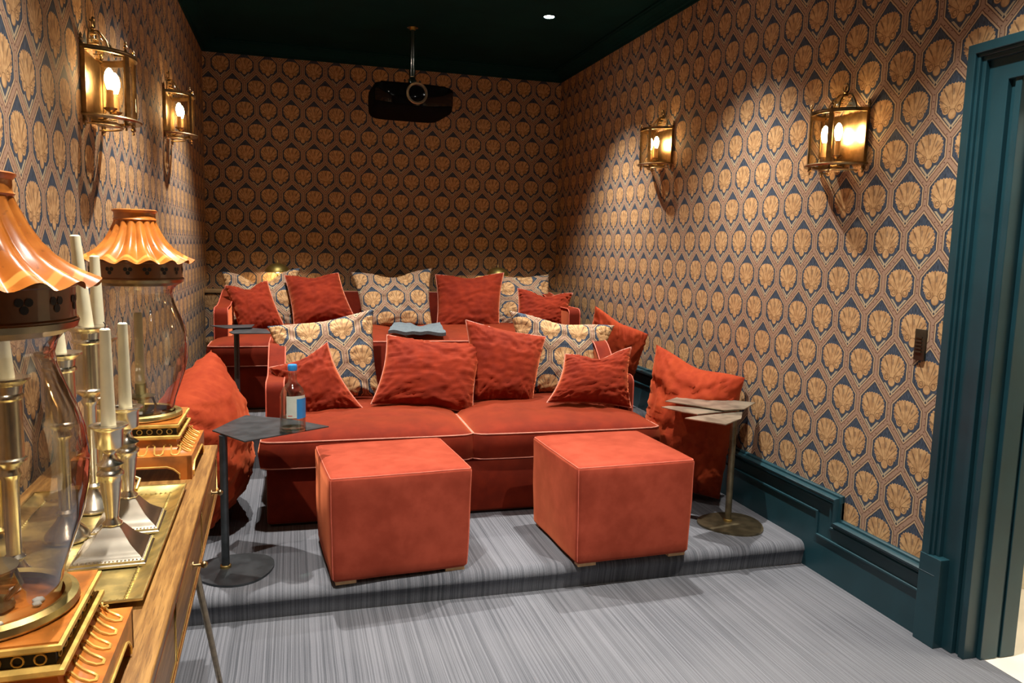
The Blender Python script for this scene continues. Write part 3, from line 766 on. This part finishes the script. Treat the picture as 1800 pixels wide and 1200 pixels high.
# ================================================================ WALL CONTROL
t = thing('wall_control', 'dark bronze lighting control plate on the wallpaper by the doorway', 'switch', (XR, 2.333, 1.04))
MB().box(-.009, 0, -.026, .026, 0, .118).obj('plate', 'control', t, bev=.0015)
for i in range(5): MB().box(-.013, -.008, -.012, .017, .030+i*.0135, .0365+i*.0135).obj('button', 'control', t, smooth=False)

# ================================================================ CONSOLE TABLE
RC = radians(-1.25)
ct = thing('console_table', 'long oak console table with brass legs against the left wall', 'table', (-.229, 2.449, 0), -RC)
LEN, DEP = 2.15, .42
MB().box(-DEP, 0, -LEN, 0, .778, .80).obj('table_top', 'oak', ct, bev=.003)
MB().box(-DEP+.015, -.014, -LEN+.012, -.012, .662, .778).obj('apron', 'oak', ct, smooth=False)
MB().box(-DEP, 0, -LEN, 0, .652, .664).obj('bottom_edge', 'oak', ct, bev=.003)
for i in range(4):
    y1 = -.025-i*.51; y0 = y1-.50
    dr = MB().box(-.016, -.004, y0, y1, .668, .774).obj('drawer', 'oak', ct, bev=.002)
    MB().tube([(-.003, y0, .668), (-.003, y1, .668), (-.003, y1, .774), (-.003, y0, .774)], .0018, 6, True).obj('brass_inlay', 'brass', dr)
    yy = y1-.19-.0*i
    k = MB(); k.tube([(-.006, yy, .715), (.014, yy, .715)], .0035, 10); k.sphere((.019, yy, .715), .008, 12)
    k.tube([(-.004, yy, .715), (-.0025, yy, .715)], .010, 14); k.obj('knob', 'antique', dr)
for y0, y1 in ((-.60, .02), (-1.52, -2.12)):
    MB().tube([(-.012, y0, .655), (-.010, y0+(y1-y0)*.5, .33), (-.008, y1, 0)], .0085, 10).obj('leg', 'antique', ct)
for y0 in (-.10, -2.05): MB().tube([(-DEP+.03, y0, .655), (-DEP+.02, y0, 0)], .0085, 10).obj('leg', 'antique', ct)

# ================================================================ STORM LANTERNS
def lantern(label, loc, rz):
    t = thing('storm_lantern', label, 'lantern', loc, rz, 'painted storm lanterns on the console')
    B = .142; q = MB()
    # bracket-foot plinth: four shaped sides
    fp = [(-B, 0), (-B+.030, 0), (-B+.030, .012), (-B+.045, .026), (-B+.060, .032), (B-.060, .032), (B-.045, .026), (B-.030, .012), (B-.030, 0), (B, 0), (B, .061), (-B, .061)]
    for k in range(4):
        s = MB().prism(fp, -B, -B+.012, 'y'); a = k*pi/2
        q.add([(x*cos(a)-y*sin(a), x*sin(a)+y*cos(a), z) for x, y, z in s.v], s.f)
    q.square([(B-.013, .03), (B-.013, .061)]); base = q.obj('plinth', 'tole', t, smooth=False)
    def cv(a_): return (B-.042*sin(a_), .104-.040*cos(a_))
    cove = [(B, .061)]+[cv(radians(a_)) for a_ in range(0, 91, 10)]+[(.099, .106)]
    MB().square(cove).obj('cove', 'tole', t, angle=50)
    MB().square([(.108, .100), (.111, .103), (.111, .109), (.104, .112)]).obj('lower_band', 'gilt', t, smooth=False)
    MB().square([(.100, .110), (.100, .130)]).obj('medallion_band', 'dark', t, smooth=False)
    MB().square([(.106, .130), (.109, .133), (.109, .139), (.1, .141)]).obj('upper_band', 'gilt', t, smooth=False)
    MB().square([(.105, .139), (.105, .1425)]).obj('tier_top', 'tole', t, smooth=False)
    g = MB()
    for k in range(4):
        a = k*pi/2
        def R_(p): x, y, z = p; return (x*cos(a)-y*sin(a), x*sin(a)+y*cos(a), z)
        for i in range(6):      # U shaped gilt strokes over the cove
            x = -.10+.04*i
            pts = [(x+dx, -cv(radians(a_))[0]-.0008, cv(radians(a_))[1]+.0008) for dx, a_ in ((-.016, 62), (-.011, 58), (-.011, 40), (-.0095, 22), (-.005, 12), (.005, 12), (.0095, 22), (.011, 40), (.011, 58), (.016, 62))]
            g.tube([R_(p) for p in pts], .0022, 5)
        g.tube([R_((x, -B-.001, z+.004)) for x, z in ((-B+.030, .0), (-B+.030, .012), (-B+.045, .026), (-B+.060, .032), (B-.060, .032), (B-.045, .026), (B-.030, .012), (B-.030, 0))], .0022, 5)
        for i in range(8):
            x = -.084+.024*i; g.tube([R_((x+.0065*cos(2*pi*j/12), -.1008, .120+.0065*sin(2*pi*j/12))) for j in range(12)], .0013, 5, True)
    g.obj('gilt_ornament', 'gilt', t)
    MB().lathe([(.086, .142), (.100, .142), (.104, .148), (.102, .156), (.094, .160), (.086, .157)], n=40, cap=False).obj('glass_seat', 'traybrass', t)
    gl = [(.084, .146), (.083, .165), (.088, .19), (.100, .225), (.113, .265), (.1205, .305), (.122, .34), (.118, .375), (.109, .405), (.097, .435), (.089, .46), (.087, .475), (.091, .49), (.101, .503), (.112, .512)]
    MB().lathe(gl, n=64, cap=False).obj('glass_chimney', 'glass', t)
    MB().lathe([(.100, .500), (.114, .508), (.1165, .516), (.112, .522), (.102, .518)], n=48, cap=False).obj('glass_rim', 'antique', t)
    bd = MB().lathe([(.1155, .514), (.1155, .519), (.113, .521), (.113, .558), (.1155, .560), (.1155, .565)], n=48, cap=False).obj('gallery_band', 'tole_band', t)
    tr = MB()  # black discs on the band stand in for the shade in pierced trefoils
    for da, dz in ((-.050, .003), (.050, .003), (0, -.006)):
        rows = []
        for r_ in (.0052, .0001):
            rows.append([(.1137*cos(da+r_*cos(2*pi*j/10)/.113), .1137*sin(da+r_*cos(2*pi*j/10)/.113), .541+dz+r_*sin(2*pi*j/10)) for j in range(10)])
        tr.grid(rows, close_u=True)
    t1 = tr.obj('painted_trefoil_hole', 'dark', bd)
    for i in range(1, 16):
        c = t1.copy(); COL.objects.link(c); c.parent = bd; c.rotation_euler = (0, 0, 2*pi*i/16)
    # fluted scalloped shade
    NF = 16
    prof = [(.050, .668), (.053, .655), (.062, .634), (.074, .613), (.088, .596), (.104, .583), (.120, .573), (.134, .566), (.140, .563)]
    def md(r_, z, a):
        k = (z-.668)/(.563-.668); c = abs(cos(a*NF/2)); amp = .0095*(k**.35)+.002
        return r_+amp*(c-.5), (.006*k**2.5)*(cos(a*NF)*.9)
    MB().lathe(prof, n=192, cap=False, mod=md).obj('shade', M_shade, t, angle=180)
    # tips between the flutes at the collar
    MB().lathe([(.047, .662), (.050, .668), (.053, .671), (.050, .675), (.050, .688), (.054, .692), (.055, .695), (.051, .697), (.046, .694)], n=40, cap=False).obj('collar', 'tole', t)
    # candle inside
    h = MB(); h.lathe([(.001, .145), (.030, .147), (.028, .152), (.010, .158), (.008, .185), (.034, .196), (.036, .200), (.010, .202), (.014, .206), (.014, .232), (.012, .234)], n=24)
    h.tube([(.02, 0, .155), (.035, .01, .172), (.028, .01, .192), (.010, 0, .196)], .004, 6); h.obj('candle_cup', 'brass_dk', t)
    MB().lathe([(.0125, .230), (.0105, .42), (.008, .425), (.001, .425)], n=18).obj('candle', 'wax', t)
    cr = MB()
    for i in range(6): cr.sphere((.055*cos(i*1.3), .055*sin(i*1.3), .1455), .006+.002*(i % 2), 6, .5)
    cr.obj('wax_crumbs', 'crumb', t, smooth=False)['kind'] = 'stuff'
    return t
def tole_shade():
    M, nt, b = newmat('painted_tole_shade'); v = objco(nt); x, y, z = sep(nt, v)
    n = noi(nt, v, 22, 4); r_ = ((x*x)+(y*y)).sqrt()
    c = mix(nt, n.step(.35, .68), (.40, .115, .016), (.56, .19, .032)); sp = noi(nt, v, 70, 3).step(.66, .72)
    c = mix(nt, sp*.5, c, (.16, .05, .015)); st = ((r_-.123).abs()).step(.0065, .004)
    c = mix(nt, st*.8, c, (.62, .33, .07)); nt.links.new(c, b.inputs['Base Color']); b.inputs['Roughness'].default_value = .28; b.inputs['Coat Weight'].default_value = .2
    return M
M_shade = tole_shade()
ln = lantern('orange painted storm lantern at the far end of the console', (-.402, 2.235, .80), 0)
place(copytree(ln), (-.380, 1.075, .80), radians(1), 'orange painted storm lantern at the near end of the console')

# ================================================================ TRAY AND CANDLESTICKS
def tray():
    t = thing('serving_tray', 'brass serving tray with beaded rim on the console table', 'tray', (-.425, 1.675, .801), radians(1))
    hx, hy = .165, .325; nx, ny = 40, 70; rows = []
    def P(u, v):
        x, y = u*hx, v*hy; e = max(abs(u)*hx-(hx-.035), abs(v)*hy-(hy-.035), 0)/.035
        z = .002+.013*max(0, e)**1.6
        sc = .004*sin(v*26)*(abs(u) > .97)+.0
        # cusped corners
        k = max(0, abs(u)+abs(v)-1.86)/.14; x *= 1+.018*k-.05*max(0, 1-abs(abs(u)+abs(v)*hy/hx-2.75)*6)*0
        return (x, y, z)
    for j in range(ny+1): rows.append([P(-1+2*i/nx, -1+2*j/ny) for i in range(nx+1)])
    bot = [[(x, y, z-.0025) for x, y, z in r_] for r_ in rows]
    q = MB(); q.grid(rows); q.grid(bot)
    for e in (0, -1): q.grid([rows[e], bot[e]]); q.grid([[r_[e] for r_ in rows], [r_[e] for r_ in bot]])
    q.obj('tray_body', 'traybrass', t)
    bd = MB(); per = []
    ax, ay = hx-.030, hy-.030
    for s in (-1, 1):
        for i in range(54): per.append((s*ax, -ay+2*ay*i/53))
        for i in range(26): per.append((-ax+2*ax*i/25, s*ay))
    for x, y in per: bd.add([(x-.0035, y, .0035), (x, y-.0035, .0035), (x+.0035, y, .0035), (x, y+.0035, .0035), (x, y, .0065)], [(0, 1, 4), (1, 2, 4), (2, 3, 4), (3, 0, 4)])
    b_ = bd.obj('beading', 'traybrass', t, smooth=False); b_['kind'] = 'stuff'
    MB().tube([(hx+.002, hy, .0145), (hx+.002, 0, .0135), (hx+.002, -hy, .0145), (0, -hy-.002, .0145), (-hx-.002, -hy, .0145), (-hx-.002, hy, .0145), (0, hy+.002, .0145)], .0028, 6, True).obj('rim', 'traybrass', t)
    for s in (-1, 1):
        MB().tube([(-.055, s*(hy-.012), .012), (-.06, s*(hy+.012), .03), (-.04, s*(hy+.02), .038), (.04, s*(hy+.02), .038), (.06, s*(hy+.012), .03), (.055, s*(hy-.012), .012)], .0045, 8).obj('handle', 'traybrass', t)
tray()
def candle_mb(z0, h, r0=.0125, r1=.0095, lean=0.):
    q = MB().lathe([(r0, z0), (r1, z0+h-.003), (r1*.7, z0+h), (.001, z0+h-.001)], (0, 0, 0), 20)
    q.v = [(x+lean*(z-z0), y, z) for x, y, z in q.v]; return q
def stick_square(label, loc, rz, burnt, hc, lean=0):
    t = thing('candlestick', label, 'candlestick', loc, rz, 'silver candlesticks on the brass tray')
    MB().square([(.066, 0), (.066, .004), (.063, .006), (.063, .010), (.059, .012), (.055, .017), (.048, .022), (.036, .033), (.026, .047), (.019, .058), (.015, .062)]).obj('square_base', 'silver', t, angle=30)
    bd = MB()
    for k in range(4):
        for i in range(18):
            u = -.057+.114*i/17; a = k*pi/2; x, y = u, -.0605
            x, y = x*cos(a)-y*sin(a), x*sin(a)+y*cos(a); bd.sphere((x, y, .011), .0022, 5)
    bb_ = bd.obj('beading', 'silver', t); bb_['kind'] = 'stuff'
    MB().lathe([(.014, .060), (.018, .064), (.018, .068), (.012, .074), (.0115, .080), (.0195, .150), (.0205, .160), (.024, .163), (.024, .168), (.017, .174), (.020, .180), (.024, .184), (.014, .192), (.010, .204), (.014, .212), (.024, .218), (.0255, .250), (.028, .256), (.034, .258), (.034, .261), (.016, .2605), (.015, .258)], n=32).obj('stem', 'silver', t, angle=75)
    cd = candle_mb(.250, hc, .0135, .0095).obj('candle', 'wax', t)
    if burnt: MB().tube([(0, 0, .25+hc-.002), (.001, 0, .25+hc+.006), (-.002, 0, .25+hc+.012)], .0009, 5).obj('wick', 'wick', cd)
    return t
stick_square('square-based silver candlestick nearest the front of the tray, burnt wick', (-.343, 1.585, .806), radians(2), True, .196)
stick_square('square-based silver candlestick with burnt wick behind the foremost one', (-.346, 1.755, .806), radians(2), True, .190)
def stick_column(label, loc, H, hc, r_=.029, mat='silver', lean=-.05):
    t = thing('candlestick', label, 'candlestick', loc, 0, 'silver candlesticks on the brass tray')
    MB().lathe([(.044, 0), (.044, .006), (.041, .010), (.036, .018), (.027, .028), (.018, .040), (.014, .050), (.018, .056), (.012, .062)], n=40).obj('domed_base', mat, t)
    zc = H-.15
    MB().lathe([(.012, .060), (.013, zc-.03), (.018, zc-.02), (.014, zc-.010), (r_*.9, zc), (r_+.003, zc+.004), (r_+.003, zc+.008), (r_, zc+.011), (r_*.96, H-.040), (r_+.003, H-.036), (r_+.003, H-.032), (r_, H-.028), (r_+.002, H-.014), (r_+.014, H-.004), (r_+.014, H), (.015, H-.001)], n=40).obj('column', mat, t)
    candle_mb(H-.01, hc, .0155, .0105, lean).obj('candle', 'wax', t)
    return t
stick_column('tall silver column candlestick between the tray handle and the wall, tallest candle', (-.443, 1.88, .806), .420, .21, lean=-.075)
stick_column('silver column candlestick behind the tallest, next to the far lantern', (-.442, 1.978, .806), .384, .20, .026, lean=-.01)
stick_column('silver column candlestick half hidden by the near lantern shade', (-.453, 1.70, .806), .386, .205, .028, lean=-.06)
stick_column('brass-toned column candlestick close to the wall behind the near lantern', (-.550, 1.62, .806), .385, .19, .022, 'brass')
stick_column('silver column candlestick seen through the near lantern glass', (-.475, 1.47, .806), .375, .19, .024)
